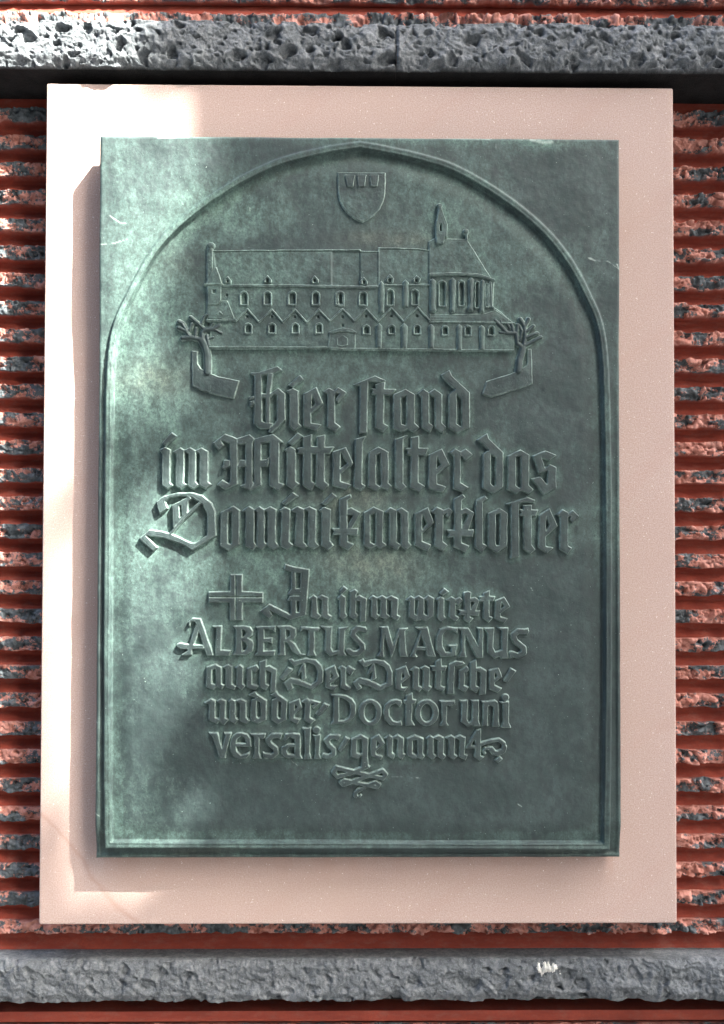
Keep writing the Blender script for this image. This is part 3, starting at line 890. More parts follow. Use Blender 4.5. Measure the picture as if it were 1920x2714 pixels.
# where verdigris has gathered: around the relief, along the moulding foot, and in broad cloudy areas
def blob(x, y, rx, ry): return np.exp(-(((U-x)/rx)**2+((V-y)/ry)**2))
clouds = 1.1*blob(590,560,130,60)+0.8*blob(400,760,110,190)+0.7*blob(380,1010,130,150)+0.8*blob(1010,1500,330,130)+0.5*blob(820,960,320,60) \
    +0.6*blob(330,1330,70,200)+0.6*blob(1180,560,140,120)+0.5*blob(1280,760,130,120)+0.6*blob(360,2180,140,110)+0.5*blob(960,2225,700,28)+0.35*blob(700,1720,150,90) \
    +0.5*blob(480,1120,160,90)+0.5*blob(620,1480,220,80)+0.6*blob(1000,365,360,16)+0.5*blob(1330,375,300,14)+0.9*blob(1445,378,60,26)
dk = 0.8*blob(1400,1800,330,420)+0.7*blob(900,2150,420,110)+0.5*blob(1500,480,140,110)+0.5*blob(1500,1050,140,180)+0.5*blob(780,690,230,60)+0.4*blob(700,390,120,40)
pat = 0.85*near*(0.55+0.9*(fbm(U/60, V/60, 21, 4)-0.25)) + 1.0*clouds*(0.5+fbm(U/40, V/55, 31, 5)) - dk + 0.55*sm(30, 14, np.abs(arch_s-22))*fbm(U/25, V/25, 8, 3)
D = PLAQUE_D+lev*PX
chip = np.zeros(U.shape)
stain = (1.0*blob(1000,1500,110,60)+0.8*blob(930,1330,110,70)+0.7*blob(400,1000,110,50)+0.8*blob(1040,630,130,22)+0.3*blob(900,1460,70,60)+0.35*blob(470,700,60,40)+0.6*blob(520,2262,90,14)+0.5*blob(1490,2262,90,16)+0.6*blob(1490,372,30,10))*(0.35+1.3*fbm(U/22, V/22, 91, 5))
pat = pat+0.9*sm(2262, 2272, V)*fbm(U/30, V/8, 92, 4)+0.5*sm(9, 3, np.abs(V-2262))*0
for w_, *pp in ((3.5, (1562,684), (1578,690)), (1.6, (1578,690), (1612,692), (1632,706), (1646,716)), (3, (1636,700), (1642,712)), (2.2, (262,648), (300,646), (338,634)), (3, (292,572), (318,590)), (3, (318,590), (334,592)),
                (2.5, (245,2152), (262,2164)), (2.5, (248,1912), (256,1916)), (1.3, (905,515), (905,532)), (1.2, (662,548), (662,556)), (3, (1590,2289), (1606,2290)), (1.2, (1408,1556), (1414,1566)), (2, (1375,2134), (1384,2140)),
                (1.0, (700,2012), (760,2008), (800,2040)), (1.0, (1040,2060), (1120,2064)), (1.3, (1314,377), (1314,398)), (7, (1408,370), (1440,378), (1462,376)), (5, (1120,362), (1300,367)), (4, (420,365), (500,362))):
    for A_, B_ in zip(pp[:-1], pp[1:]):
        chip = np.maximum(chip, 0.55*sm(w_*0.8+0.8, w_*0.4-0.8, seg_dist(U, V, A_, B_)+2.5*(fbm(U/7, V/7, 51, 3)-0.3)))
# softened rim and rounded corners
ex = np.minimum(GX-XL, XR-GX); ez = np.minimum(GZ-ZB, ZT-GZ); em = np.minimum(ex, ez)
D = D+0.0020*sm(0.0062, 0.0045, em)*sm(0.3, -0.3, GZ)*(0.6+0.8*fbm(GX*40, GZ*40, 61, 3))-0.0022*(1-sm(0, 0.003, em))**2
wob = lambda t, s: (fbm(t*14, t*0+s, 40+s, 4)-0.5)*0.0006
Vx = GX+np.where(ex < 0.002, wob(GZ, 1), 0); Vz = GZ+np.where(ez < 0.002, wob(GX, 4), 0)
nu, nv = len(gx), len(gz)
Q, _ = grid_quads(nu, nv)
Vt = np.stack([Vx, -D, Vz], -1).reshape(-1, 3)
ring = np.concatenate([np.arange(nu), np.arange(1, nv)*nu+nu-1, (nv-1)*nu+np.arange(nu-2, -1, -1), np.arange(nv-2, 0, -1)*nu])
sk = []; base = len(Vt); rows = [ring]
for dd, inset in ((PLAQUE_D-0.026, 0.0), (PLAQUE_D-0.0262, 0.006), (0.0003, 0.006)):
    P_ = Vt[ring].copy(); P_[:, 1] = -dd
    P_[:, 0] += np.sign(-(P_[:, 0]))*np.where(np.minimum(np.abs(P_[:,0]-XL), np.abs(P_[:,0]-XR)) < 0.003, inset, 0)
    P_[:, 2] += np.where(np.abs(P_[:,2]-ZT) < 0.003, -inset, np.where(np.abs(P_[:,2]-ZB) < 0.003, inset, 0))
    rows.append(np.arange(len(ring))+base); sk.append(P_); base += len(ring)
Vall = np.concatenate([Vt]+sk)
Qs = [Q]
for a, b_ in zip(rows[:-1], rows[1:]):
    Qs.append(np.stack([a, np.roll(a, -1), np.roll(b_, -1), b_], 1))
pa = np.concatenate([pat.ravel(), np.full(len(Vall)-len(Vt), 0.3)])
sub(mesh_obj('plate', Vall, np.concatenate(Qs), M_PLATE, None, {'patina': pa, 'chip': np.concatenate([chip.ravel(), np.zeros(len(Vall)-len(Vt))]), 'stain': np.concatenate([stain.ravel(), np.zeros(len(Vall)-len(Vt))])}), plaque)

def relief(name, shapes, hgt, parent, green=0.0, res=1.35, base_lev=None, flank=3.1, carve=None, soft=0.0, mat=None, rnd=0.0, seed=0):
    lo, hi = bbox(shapes, 6)
    u = np.arange(lo[0], hi[0], res); v = np.arange(lo[1], hi[1], res)
    UU, VV = np.meshgrid(u, v)
    # slight hand-made waver of every outline
    wu = 1.5*(fbm(UU/17, VV/17, 60, 2)-0.5); wv = 1.5*(fbm(UU/17, VV/17, 90, 2)-0.5)
    s = sdf(UU+wu, VV+wv, shapes)
    t = np.clip((s+flank*0.75)/flank, 0, 1); t = t*t*(3-2*t)*0.5+t*0.5
    base, _ = field_level(UU, VV, False)
    if base_lev is not None: base = base*0+base_lev
    base = base+1.8*(fbm(UU/90, VV/90, 3, 3)-0.5)*2
    H = hgt
    if rnd: H = hgt*(1-rnd*(1-np.clip(s/6.0, 0, 1))**2)
    top = H+0.5*(fbm(UU/11, VV/11, 70+seed, 3)-0.5)*2-0.35*np.exp(-((s-4.5)/2.0)**2)
    if carve is not None:
        for c in carve: top = top-5.5*sm(-0.6, 1.6, c(UU, VV))
    lev_ = base-1.6+(top+1.6)*t
    keep = s > -flank*0.75-res*1.5
    Q, used = grid_quads(len(u), len(v), keep)
    d = PLAQUE_D+lev_*PX
    X, Z = plane(UU, VV, PLAQUE_D)
    Vv = np.stack([X, -d, Z], -1).reshape(-1, 3)[used]
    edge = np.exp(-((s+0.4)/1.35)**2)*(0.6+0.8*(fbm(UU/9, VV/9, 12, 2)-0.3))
    patn = 0.35*np.exp(-np.maximum(s, 0)/3)+0.5*(fbm(UU/30, VV/30, 33, 3)-0.5)+0.2*np.clip(-s/3, 0, 1)
    patn = patn+0.5*np.exp(-(((UU-560)/150)**2+((VV-700)/160)**2))
    patn = patn+green
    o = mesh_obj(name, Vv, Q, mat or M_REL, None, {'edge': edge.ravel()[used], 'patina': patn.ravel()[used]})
    sub(o, parent)
    return o
for i, g in enumerate(letters):
    big = g['sh'][0][1][:, 1].mean() < 1490
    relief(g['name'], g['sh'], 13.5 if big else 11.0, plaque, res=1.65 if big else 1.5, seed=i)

# shield with its three small charges
def K(pts): return np.array(pts, float)*(240/1624.0)+(840, 420)
sh = K([(375,240),(1230,245),(1222,620),(1195,750),(1130,890),(1030,1000),(920,1080),(820,1130),(700,1080),(590,1000),(480,880),(410,740),(385,620)])
shield = relief('shield', [('P', sh, 0)], 7, plaque, green=0.35)
for q in ([(500,290),(690,290),(655,500),(540,500)], [(720,290),(890,290),(865,500),(740,505)], [(945,290),(1115,290),(1090,500),(960,500)]):
    relief('shield_charge', [('P', K(q), 0)], 11, shield, res=1.2)
for g in walls: relief(g['name'], g['sh'], 7.5, plaque)
for g in trees: relief('tree_relief', g['sh'], 13.0, plaque, rnd=0.55, res=1.4, flank=3.2)

# the church: body, then every raised piece on it
WIN = []     # (outline polygon, frame half-width)
def M1(p): return np.array(p, float)*(500/1624.0)+(450, 500)
def M2(p): return np.array(p, float)*(560/1624.0)+(900, 500)
def win(cx, y0, y1, hw, conv_, point=0.0):
    k = 0.38*(2*hw)
    return conv_([(cx-hw, y1), (cx-hw, y0+k), (cx-hw*0.72, y0+k*0.4), (cx-hw*0.1, y0), (cx+hw*0.1, y0), (cx+hw*0.72, y0+k*0.4), (cx+hw, y0+k), (cx+hw, y1)])
for cx in (640, 843, 1055, 1258, 1463): WIN.append(win(cx, 885, 1000, 32, M1))
for cx in (12,): WIN.append(win(cx, 792, 900, 24, M2))
WIN.append(win(182, 790, 900, 30, M2)); WIN.append(win(390, 775, 898, 28, M2)); WIN.append(win(580, 775, 895, 28, M2))
for cx, yy in ((675, 1158), (880, 1158), (1082, 1158), (1285, 1158)): WIN.append(win(cx, yy, 1245, 30, M1))
for cx in (208, 402, 598): WIN.append(win(cx, 1048, 1118, 26, M2))
for cx in (813, 988, 1168): WIN.append(win(cx, 1055, 1128, 24, M2))
LAN = [win(790, 708, 905, 27, M2), win(938, 708, 902, 22, M2), win(1058, 715, 918, 17, M2), win(1130, 730, 912, 9, M2), win(1155, 730, 905, 7, M2)]
HOL = [M1([(x-9,y-10),(x+9,y-10),(x+9,y+10),(x-9,y+10)]) for x, y in ((665,1105),(877,1102),(1077,1105),(1275,1105),(1488,1105),(492,918),(1488,1178))] + \
      [M2([(x-9,y-9),(x+9,y-9),(x+9,y+9),(x-9,y+9)]) for x, y in ((203,980),(398,982),(595,980))]
carvers = [(lambda P: (lambda u, v: poly_sdf(u, v, P)))(P) for P in WIN+LAN+HOL]
bsh = [s for g in body for s in g['sh']]
# walls stand a little proud of the roofs
ROOF = [M1([(372,535),(1640,525),(1640,838),(458,828),(400,700)]), M2([(-60,478),(300,482),(300,745),(-60,748)]), M2([(304,455),(600,462),(688,474),(688,735),(304,740)])]
church_o = relief('church_relief', bsh, 8.0, plaque, res=1.7, green=0.75,
                  carve=carvers+[(lambda P: (lambda u, v: 0.35*np.clip(poly_sdf(u, v, P), -1.7, 1.7)))(P) for P in ROOF])
for P in WIN+LAN:
    ctr = np.concatenate([P, P[:1]])
    relief('window', [('S', ctr, 2.1)], 12.5, church_o, res=1.3, green=0.6, flank=2.4)
def gable(pts, cv):
    P = cv(pts)
    relief('gable', [('S', P, 2.3)], 12.5, church_o, res=1.3, green=0.6, flank=2.4)
gs = [(570,1140),(670,1035),(770,1150),(880,1040),(975,1150),(1080,1040),(1178,1150),(1285,1040),(1380,1140),(1488,1035),(1590,1140)]
for i in range(0, len(gs)-1, 2): gable(gs[i:i+3], M1)
gs2 = [(112,1018),(205,925),(295,1020),(400,918),(495,1020),(600,912),(695,1015)]
for i in range(0, len(gs2)-1, 2): gable(gs2[i:i+3], M2)
for g in church:
    h = g['h']
    relief(g['name'], g['sh'], 8.0+h*0.9, church_o, res=1.4, green=0.55, flank=2.8, rnd=0.25 if g['name'] in ('buttress', 'finial') else 0)

# ------------------------------------------------------------------ pink sandstone slab
slab = thing('sandstone_slab', 'smooth pink sandstone slab behind the bronze plaque, fixed to the ribbed red wall', 'stone slab', (0, 0, -0.5967))
import bmesh
def slab_mesh():
    bm = bmesh.new()
    bmesh.ops.create_cube(bm, size=1.0)
    for v_ in bm.verts:
        v_.co.x *= 0.9; v_.co.z *= 1.1934; v_.co.y = v_.co.y*0.066+0.033
    bmesh.ops.bevel(bm, geom=bm.edges[:], offset=0.0032, segments=3, profile=0.6, affect='EDGES')
    me = bpy.data.meshes.new('slab_face'); bm.to_mesh(me); bm.free()
    me.materials.append(M_SLAB)
    for p_ in me.polygons: p_.use_smooth = False
    return me
o = bpy.data.objects.new('slab_body', slab_mesh()); col.objects.link(o); sub(o, slab)

# ------------------------------------------------------------------ ribbed red wall
wall = thing('ribbed_wall', 'red pigmented concrete wall with broken horizontal ribs, behind the pink slab', 'wall', (0, 0.065, -1.6))
RD = -0.065
z_first = float(plane(60., 284., RD)[1]); z_last = float(plane(60., 2441., RD)[1])
PER = (z_first-z_last)/29
def xs_for(fine, mid, coarse, extra=0):
    xl, xr = float(plane(124., 1357., RD)[0]), float(plane(1785., 1357., RD)[0])
    a = float(plane(-60., 1357., RD)[0]); b = float(plane(1980., 1357., RD)[0])
    seg = [np.arange(-1.5, a, coarse), np.arange(a, xl+0.02, fine), np.arange(xl+0.02, xr-0.02, mid), np.arange(xr-0.02, b, fine), np.arange(b, 1.5, coarse)]
    return np.concatenate(seg)
def rib_mesh(k, ztop, per, fine=True, full=False, roughside=None, period_frac=0.47):
    x = xs_for(0.00115, 0.0014 if full else 0.02, 0.012) if fine else np.arange(-1.5, 1.5, 0.012)
    # profile: parameter down the course
    rows = []
    n1, n2 = (17, 11) if fine else (5, 4)
    H = per
    fr = period_frac
    zz = [0.0, 0.0]; dd = [-0.0105, -0.0035]; rr = [0.1, 0.9]
    for i in range(n1):
        t = i/(n1-1); zz.append(-t*fr*H); dd.append(0.0); rr.append(1.0)
    zz += [-fr*H-0.0012, -fr*H-0.0020]; dd += [-0.006, -0.020]; rr += [0.2, 0.0]
    for i in range(n2):
        t = (i+1)/n2; zz.append(-fr*H-0.002-t*((1-fr)*H-0.002)); dd.append(-0.020-0.001*t if t < 0.4 else -0.019+0.009*(t-0.4)/0.6); rr.append(0.0)
    zz = np.array(zz); dd = np.array(dd); rr = np.array(rr)
    X, Z = np.meshgrid(x, zz+ztop); R_ = np.repeat(rr[:, None], len(x), 1); Dp = np.repeat(dd[:, None], len(x), 1)
    s = 100+k*7
    right = sm(-0.1, 0.1, X)
    f1, f2, cid = worley(X/0.0160+1.3*vnoise(X/0.01, Z/0.01, s+1), Z/0.0115+vnoise(X/0.012, Z/0.012, s+2), s)
    g1, g2, gid = worley(X/0.0048, Z/0.0042, s+3)
    peb = np.sqrt(np.clip(1-(f1/0.62)**2, 0, 1))*(cid > 0.45)
    rel = (0.35+0.65*right)*0.0090*peb + 0.0017*np.sqrt(np.clip(1-(g1/0.7)**2, 0, 1)) + 0.0045*(fbm(X/0.011, Z/0.011, s+4, 5, 0.6)-0.5)*2
    pits = -0.0045*sm(0.60, 0.75, fbm(X/0.008, Z/0.008, s+30, 3))
    fc = sm(0.6, 1.0, R_)
    Dd = Dp+fc*(rel+pits-0.0025)
    # ragged top and bottom arrises
    idx = np.arange(len(zz))
    edget = np.isin(idx, [1, 2, 3])[:, None]; edgeb = np.isin(idx, [n1, n1+1, n1+2])[:, None]
    Z = Z+edget*(0.0026*(fbm(X/0.013, X*0+s, s+5, 4)-0.5)*2)+edgeb*(0.0030*(fbm(X/0.016, X*0+s, s+6, 4)-0.5)*2)
    Dd = Dd+(1-fc)*0.0006*(fbm(X/0.05, Z/0.05, s+8, 3)-0.5)
    patch = fbm(X/0.030, Z/0.015, s+11, 4)
    pc = hsh(np.floor(cid*9999), np.floor(cid*777), 5)
    grey = 0.62*(patch-0.5)*2.4+0.58+0.42*(pc-0.5)*(peb > 0)-0.05*right - 0.20*peb*right
    rough = np.clip(R_*1.0, 0, 1)
    Q, _ = grid_quads(len(x), len(zz))
    o = mesh_obj('rib', np.stack([X, -(Dd+RD), Z], -1).reshape(-1, 3), Q, M_RED, None, {'rough': rough.ravel(), 'grey': grey.ravel()})
    sub(o, wall)
    return o
for k in range(30):
    full = (k == 29)
    z = z_first-k*PER
    rib_mesh(k, z, PER*(1 if k < 29 else 1.30), True, full, period_frac=0.47 if k < 29 else 0.34)
# red band between the upper stone course and the first rib
def strip(name, z1, z2, d1, d2, mat, parent, attrs, nseg=6, xr=(-1.5, 1.5)):
    x = np.linspace(xr[0], xr[1], 160); z = np.linspace(z1, z2, nseg)
    X, Z = np.meshgrid(x, z); Dp = np.repeat(np.linspace(d1, d2, nseg)[:, None], len(x), 1)+0.0008*(fbm(X/0.08, Z/0.08, 77, 3)-0.5)
    Q, _ = grid_quads(len(x), nseg)
    o = mesh_obj(name, np.stack([X, -Dp, Z], -1).reshape(-1, 3), Q, mat, None, {k: np.full(X.size, v) for k, v in attrs.items()})
    sub(o, parent); return o
B_SOFF = 0.606
strip('red_band', B_SOFF+0.02, z_first-0.0003, RD-0.022, RD-0.012, M_RED, wall, {'rough': 0, 'grey': 0})

# ------------------------------------------------------------------ basalt courses
def basalt_stone(parent, name, x0, x1, ztop, zbot, dfront, back, soff, top_in, seed, pit=1.0, ledge_drop=0.0, res=0.00125):
    """rough face with vesicles, sawn soffit and top ledge"""
    fine0, fine1 = max(x0, -0.60), min(x1, 0.60)
    x = np.unique(np.concatenate([np.arange(x0, fine0, 0.01), np.arange(fine0, fine1, res), np.arange(fine1, x1, 0.01), [x1]]))
    n = int((ztop-zbot)/res)
    zf = np.linspace(ztop, zbot, n)
    prof = []   # (z, d, rough, sawn, edge)
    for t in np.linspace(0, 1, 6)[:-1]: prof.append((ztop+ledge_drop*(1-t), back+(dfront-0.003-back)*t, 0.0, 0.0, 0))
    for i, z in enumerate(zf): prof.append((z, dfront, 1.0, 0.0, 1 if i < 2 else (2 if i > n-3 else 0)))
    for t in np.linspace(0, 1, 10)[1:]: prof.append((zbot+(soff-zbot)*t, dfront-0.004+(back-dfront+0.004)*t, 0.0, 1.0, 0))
    prof = np.array(prof)
    X, Z = np.meshgrid(x, prof[:, 0]); Dp = np.repeat(prof[:, 1][:, None], len(x), 1)
    R_ = np.repeat(prof[:, 2][:, None], len(x), 1); SW = np.repeat(prof[:, 3][:, None], len(x), 1); E_ = np.repeat(prof[:, 4][:, None], len(x), 1)
    s = seed
    wx = X+0.016*(fbm(X/0.016, Z/0.016, s+1, 4)-0.5); wz = Z+0.016*(fbm(X/0.02, Z/0.02, s+2, 3)-0.5)
    rel = 0.0080*(fbm(wx/0.040, wz/0.030, s+3, 5, 0.52)-0.5)*2
    rel = rel+0.0030*(fbm(wx/0.007, wz/0.008, s+4, 4, 0.6)-0.5)*2
    for sc_, dep, thr in ((0.034, 0.0125, 0.42), (0.017, 0.0075, 0.62), (0.0085, 0.0035, 0.70)):
        f1, f2, cid = worley(wx/sc_, wz/(sc_*0.8), s+int(sc_*1e4))
        r = 0.18+0.26*hsh(np.floor(cid*9973), np.floor(cid*131), 3)
        rel = rel-pit*dep*sm(1.0, 0.5, f1/r)*(cid > thr)
    # the face rolls back a little towards its arrises
    tt = (Z-zbot)/(ztop-zbot)
    roll = -0.006*(sm(0.22, 0.0, tt)+sm(0.80, 1.0, tt)*0.8)
    Dd = Dp+R_*(rel+roll)
    Dd = np.where((R_ == 0) & (SW < 0.5), np.minimum(Dd, dfront-0.003), Dd)
    jog = 0.0035*(fbm(X/0.022, X*0+s, s+9, 4, 0.6)-0.5)*2
    Z = Z+np.where(E_ == 2, jog, 0)+np.where(E_ == 1, 0.5*jog, 0)
    Z = Z+(1-R_)*0.0007*(fbm(X/0.03, Dp/0.03, s+12, 4)-0.5)*2
    ends = np.minimum(X-x0, x1-X)
    Dd = Dd-R_*0.006*sm(0.004, 0.0, ends)
    Q, _ = grid_quads(len(x), len(prof))
    o = mesh_obj(name, np.stack([X, -Dd, Z], -1).reshape(-1, 3), Q, M_BAS, None, {'shade_painted': SW.ravel()})
    sub(o, parent); return o
up = thing('upper_stone_course', 'rough grey basalt course with pitted face and dark underside, above the pink slab', 'stone course', (0, -0.025, 0.612))
zt_up = float(plane(900., 54., 0.020)[1]); zb_up = float(plane(900., 171., 0.025)[1])
xj = float(plane(1052., 110., 0.025)[0])
basalt_stone(up, 'stone', -1.5, xj-0.0002, zt_up, zb_up, 0.018, RD-0.024, B_SOFF, 0, 301, 0.85)
basalt_stone(up, 'stone', xj+0.0002, 1.5, zt_up, zb_up, 0.018, RD-0.024, B_SOFF, 0, 417, 0.7)
lowc = thing('lower_stone_course', 'rough grey basalt course with pale sloping ledge, below the pink slab', 'stone course', (0, 0.028, -0.70))
DL = -0.026
zt_lo = float(plane(900., 2547., DL)[1]); zb_lo = float(plane(900., 2657., DL)[1]); zin = float(plane(900., 2518., RD-0.01)[1])
basalt_stone(lowc, 'stone', -1.5, 0.8, zt_lo, zb_lo, DL, RD-0.042, zb_lo+0.001, 0, 533, 0.45, ledge_drop=zin-zt_lo)
basalt_stone(lowc, 'stone', 0.8012, 1.5, zt_lo, zb_lo, DL, RD-0.042, zb_lo+0.001, 0, 617, 0.45, ledge_drop=zin-zt_lo)
# white mortar dab on the lower course
cx, cz = plane(1452., 2562., DL); cx = float(cx); cz = float(cz)
x = np.linspace(cx-0.022, cx+0.020, 40); z = np.linspace(cz+0.013, cz-0.014, 28); X, Z = np.meshgrid(x, z)
rr = np.hypot((X-cx)/0.017, (Z-cz)/0.0095)+1.1*(fbm(X/0.0045, Z/0.013, 5, 5, 0.6)-0.5)*2
m_w = simple('white_mortar', (0.36, 0.38, 0.35), (0.66, 0.68, 0.63), 260, 0.9)
Q, used = grid_quads(40, 28, rr < 0.98+0.0*rr)
o = mesh_obj('mortar_dab', np.stack([X, -(DL+0.006+0.005*np.clip(1-rr, 0, 1)+0.0015*fbm(X/0.003, Z/0.003, 9, 3)), Z], -1).reshape(-1, 3)[used], Q, m_w)
sub(o, lowc)

# more wall above and below the courses
def small_rib(k, ztop, zbot, ztop_g, d=RD):
    per = ztop-ztop_g
    return rib_mesh(k, ztop, per, k in (60, 61, 70), True, period_frac=(ztop-zbot)/per)
zr0 = float(plane(900., 34., RD+0.004)[1]); zr1 = float(plane(900., 62., RD+0.004)[1])
z00 = float(plane(900., 10., RD-0.01)[1])
# rib directly on top of the upper course (its foot disappears behind the stone)
small_rib(60, zr0, zt_up-0.012, zt_up-0.02)
zt = float(plane(900., 4., RD)[1])+0.47*PER
zf = float(plane(900., 15., RD-0.020)[1])
small_rib(61, zt, zt-0.47*PER, zf)
strip('red_band', zf+0.0003, zr0, RD-0.0185, RD-0.004, M_RED, wall, {'rough': 0, 'grey': 0})
for k in range(6):
    small_rib(62+k, zt+(k+1)*PER, zt+(k+0.53)*PER, zt+k*PER)
DS = RD-0.004
zg = float(plane(900., 2679., DS)[1]); zg2 = float(plane(900., 2706., DS)[1])
strip('red_band', zg, zg2, DS, DS, M_RED, wall, {'rough': 0, 'grey': 0})
strip('red_band', zg2+0.0002, zg2-0.0002, DS, RD-0.03, M_RED, wall, {'rough': 0, 'grey': 0}, 2)
strip('red_band', zg+0.0002, zg, RD-0.06, DS, M_RED, wall, {'rough': 0, 'grey': 0}, 2)
for k in range(8): small_rib(70+k, zg2-0.004-k*PER, zg2-0.004-(k+0.47)*PER, zg2-0.004-(k+1)*PER)
def box_obj(name, lo, hi, mat, parent=None):
    bm = bmesh.new(); bmesh.ops.create_cube(bm, size=1.0)
    for v_ in bm.verts:
        for a in range(3): v_.co[a] = (lo[a]+hi[a])/2+v_.co[a]*(hi[a]-lo[a])
    me = bpy.data.meshes.new(name); bm.to_mesh(me); bm.free(); me.materials.append(mat)
    o = bpy.data.objects.new(name, me); col.objects.link(o)
    if parent: sub(o, parent)
    return o
m_core = simple('dark_concrete', (0.05, 0.045, 0.042), (0.09, 0.07, 0.065), 20)
box_obj('wall_core', (-1.5, 0.108, -1.6), (1.5, 0.32, 6.0), m_core, wall)

# ------------------------------------------------------------------ what stands around: pavement, added wing, street tree (they shade the wall)
m_pav = simple('dark_paving', (0.055, 0.055, 0.058), (0.085, 0.085, 0.088), 6)
pav = box_obj('pavement', (-15, -20, -1.8), (15, 0.3, -1.6), m_pav); pav['kind'] = 'structure'
m_sun_block = simple('grey_plaster', (0.30, 0.28, 0.26), (0.36, 0.34, 0.31), 5)
T_W = 4.6                                                     # metres along the sun ray to the wing's corner
xe = float(plane(548., 1700., 0.04)[0])+T_W*SUN[0]; ye = -0.04+T_W*SUN[1]
sun_block = thing('sun_block_pier', 'tall plain grey pier out of view to the right, added to block the sun', 'pier', (xe+0.8, ye-0.2, -1.6))  # unseen block added to throw the broad shade right of the sun patch
box_obj('shaft', (xe, ye, -1.6), (xe+1.9, ye+0.45, 8.0), m_sun_block, sun_block)
box_obj('capstone', (xe-0.04, ye-0.04, 8.0), (xe+1.94, ye+0.49, 8.25), m_sun_block, sun_block)
m_opp = simple('brown_plaster', (0.09, 0.082, 0.078), (0.13, 0.12, 0.11), 1.5)
opp = thing('sky_block_house', 'dark brown house across the street, unseen, added to dim the front sky', 'building', (-4, -10.1, -1.6))  # added out of view to cut sky light from the front
box_obj('facade', (-16, -13, -1.6), (4.2, -7.2, 9.6), m_opp, opp)
# the street tree: leaves hang where they dapple the left of the plaque
tree = thing('street_tree', 'leafy street tree standing out in front of the wall, right of the plaque', 'tree', (3.6, -4.6, -1.6))
m_leaf = simple('green_leaf', (0.05, 0.09, 0.025), (0.09, 0.14, 0.04), 30, 0.6)
m_bark = simple('brown_bark', (0.09, 0.07, 0.055), (0.16, 0.13, 0.10), 25, 0.9, 0.01)
rng = np.random.default_rng(7)
CL_ = [  # photo px where its shadow falls, radii px, leaves
    (480, 90, 90, 60, 12), (660, 560, 150, 150, 30), (520, 720, 100, 90, 12), (620, 900, 150, 200, 22), (450, 960, 110, 110, 7),
    (560, 1150, 130, 120, 12), (330, 1290, 60, 80, 4), (430, 1220, 90, 50, 4), (590, 1350, 80, 110, 6),
    (140, 1400, 55, 300, 12), (135, 2050, 60, 450, 30), (250, 2400, 150, 40, 8), (480, 2060, 60, 90, 5), (120, 215, 80, 45, 4),
    (30, 900, 50, 380, 110), (8, 1000, 40, 650, 170), (30, 1700, 50, 420, 70), (30, 2250, 50, 200, 30), (620, 400, 50, 130, 16), (420, 2380, 110, 60, 12), (250, 2400, 110, 40, 5),
    (300, 2545, 300, 28, 30), (440, 2620, 100, 50, 25), (200, 2710, 300, 25, 30), (250, 2400, 150, 30, 8), (520, 1600, 40, 250, 5)]
LV = []; LQ = []
for (u, v, rx, ry, n) in CL_:
    for _ in range(n):
        a = rng.uniform(0, 2*np.pi); r = math.sqrt(rng.uniform(0, 1))
        x, z = plane(u+rx*r*math.cos(a), v+ry*r*math.sin(a), 0.02)
        tt = rng.uniform(5.2, 6.8) if u > 200 else rng.uniform(10.5, 13.0)
        c = np.array([float(x), -0.02, float(z)])+SUN*tt
        L_ = rng.uniform(0.028, 0.045)
        nrm = rng.normal(size=3); nrm = nrm+0.8*SUN*np.sign(nrm@SUN); nrm /= np.linalg.norm(nrm)
        t1 = np.cross(nrm, rng.normal(size=3)); t1 /= np.linalg.norm(t1); t2 = np.cross(nrm, t1)
        b0 = len(LV)
        for (p_, q_, w_) in ((-1, 0, 0), (-0.35, 0.62, 0.12), (0.35, 0.5, 0.1), (1, 0, -0.1), (0.35, -0.5, 0.1), (-0.35, -0.62, 0.12)):
            LV.append(c+t1*p_*L_+t2*q_*L_+nrm*w_*L_)
        LQ += [(b0, b0+1, b0+2, b0+3), (b0, b0+3, b0+4, b0+5)]
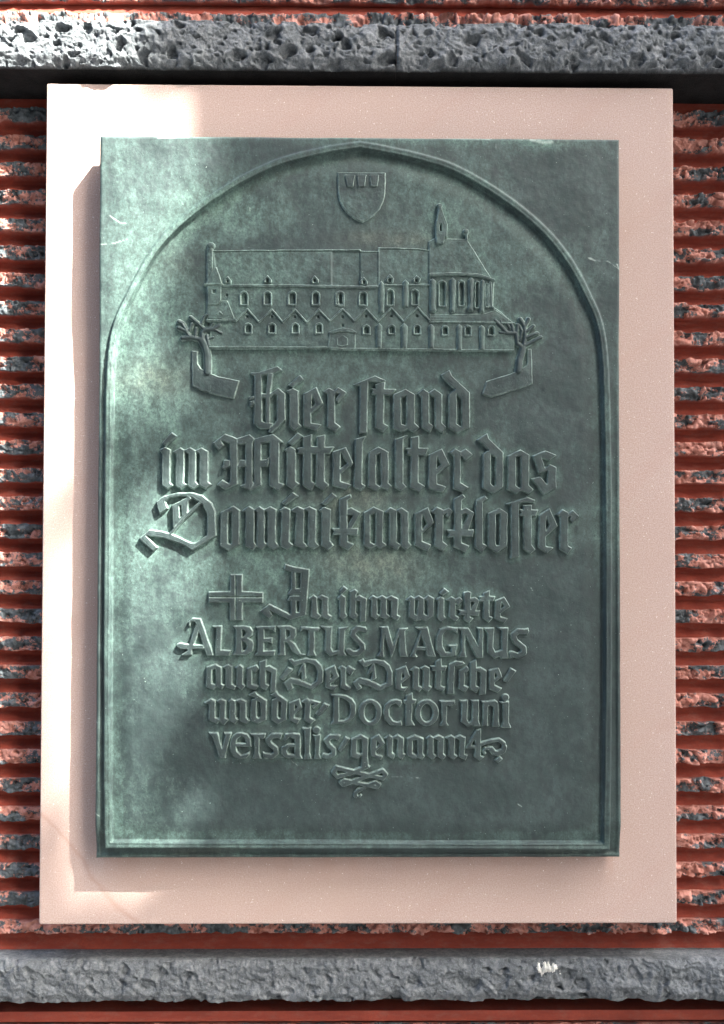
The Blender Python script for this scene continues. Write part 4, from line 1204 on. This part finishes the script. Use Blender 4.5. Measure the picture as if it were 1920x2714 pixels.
# fuller crown behind and above (its shadow falls on the part the wing already shades)
cen = np.array([3.9, -4.3, 5.2])
for _ in range(600):
    d_ = rng.normal(size=3); d_ /= np.linalg.norm(d_)
    c = cen+d_*np.array([1.25, 1.1, 1.3])*rng.uniform(0.35, 1)**0.5*1.0
    w0 = c+(-SUN)*((c[1]+0.02)/SUN[1])
    if w0[0] < -0.10: continue
    L_ = rng.uniform(0.03, 0.05)
    nrm = rng.normal(size=3); nrm /= np.linalg.norm(nrm); t1 = np.cross(nrm, rng.normal(size=3)); t1 /= np.linalg.norm(t1); t2 = np.cross(nrm, t1)
    b0 = len(LV)
    for (p_, q_, w_) in ((-1, 0, 0), (-0.35, 0.62, 0.12), (0.35, 0.5, 0.1), (1, 0, -0.1), (0.35, -0.5, 0.1), (-0.35, -0.62, 0.12)):
        LV.append(c+t1*p_*L_+t2*q_*L_+nrm*w_*L_)
    LQ += [(b0, b0+1, b0+2, b0+3), (b0, b0+3, b0+4, b0+5)]
o = mesh_obj('crown', np.array(LV), np.array(LQ), m_leaf, None, None, False); sub(o, tree)
def tube(pts, rad, n=8):
    V_ = []; Q_ = []
    pts = [np.array(p_, float) for p_ in pts]
    for i, p_ in enumerate(pts):
        d_ = pts[min(i+1, len(pts)-1)]-pts[max(i-1, 0)]; d_ /= np.linalg.norm(d_)
        a = np.cross(d_, (0.3, 1, 0.2)); a /= np.linalg.norm(a); b = np.cross(d_, a)
        for k in range(n): V_.append(p_+rad[i]*(a*math.cos(2*math.pi*k/n)+b*math.sin(2*math.pi*k/n)))
    for i in range(len(pts)-1):
        for k in range(n): Q_.append((i*n+k, i*n+(k+1) % n, (i+1)*n+(k+1) % n, (i+1)*n+k))
    return V_, Q_
V_, Q_ = tube([(4.1,-4.7,-1.6),(4.1,-4.65,0.5),(4.15,-4.5,2.4),(4.0,-4.4,4.0),(3.9,-4.3,5.6)], [0.17,0.14,0.12,0.09,0.03])
sub(mesh_obj('trunk', V_, Q_, m_bark), tree)
for e_ in ((6.0,-5.4,8.4),(3.2,-3.4,5.2),(3.1,-3.0,4.4),(4.8,-4.9,5.6),(3.4,-4.9,5.9)):
    V_, Q_ = tube([(4.05,-4.45,3.4), ((4.05+e_[0])/2, (-4.45+e_[1])/2, 0.5*(3.4+e_[2])+0.15), e_], [0.07,0.045,0.012], 6)
    sub(mesh_obj('branch', V_, Q_, m_bark), tree)
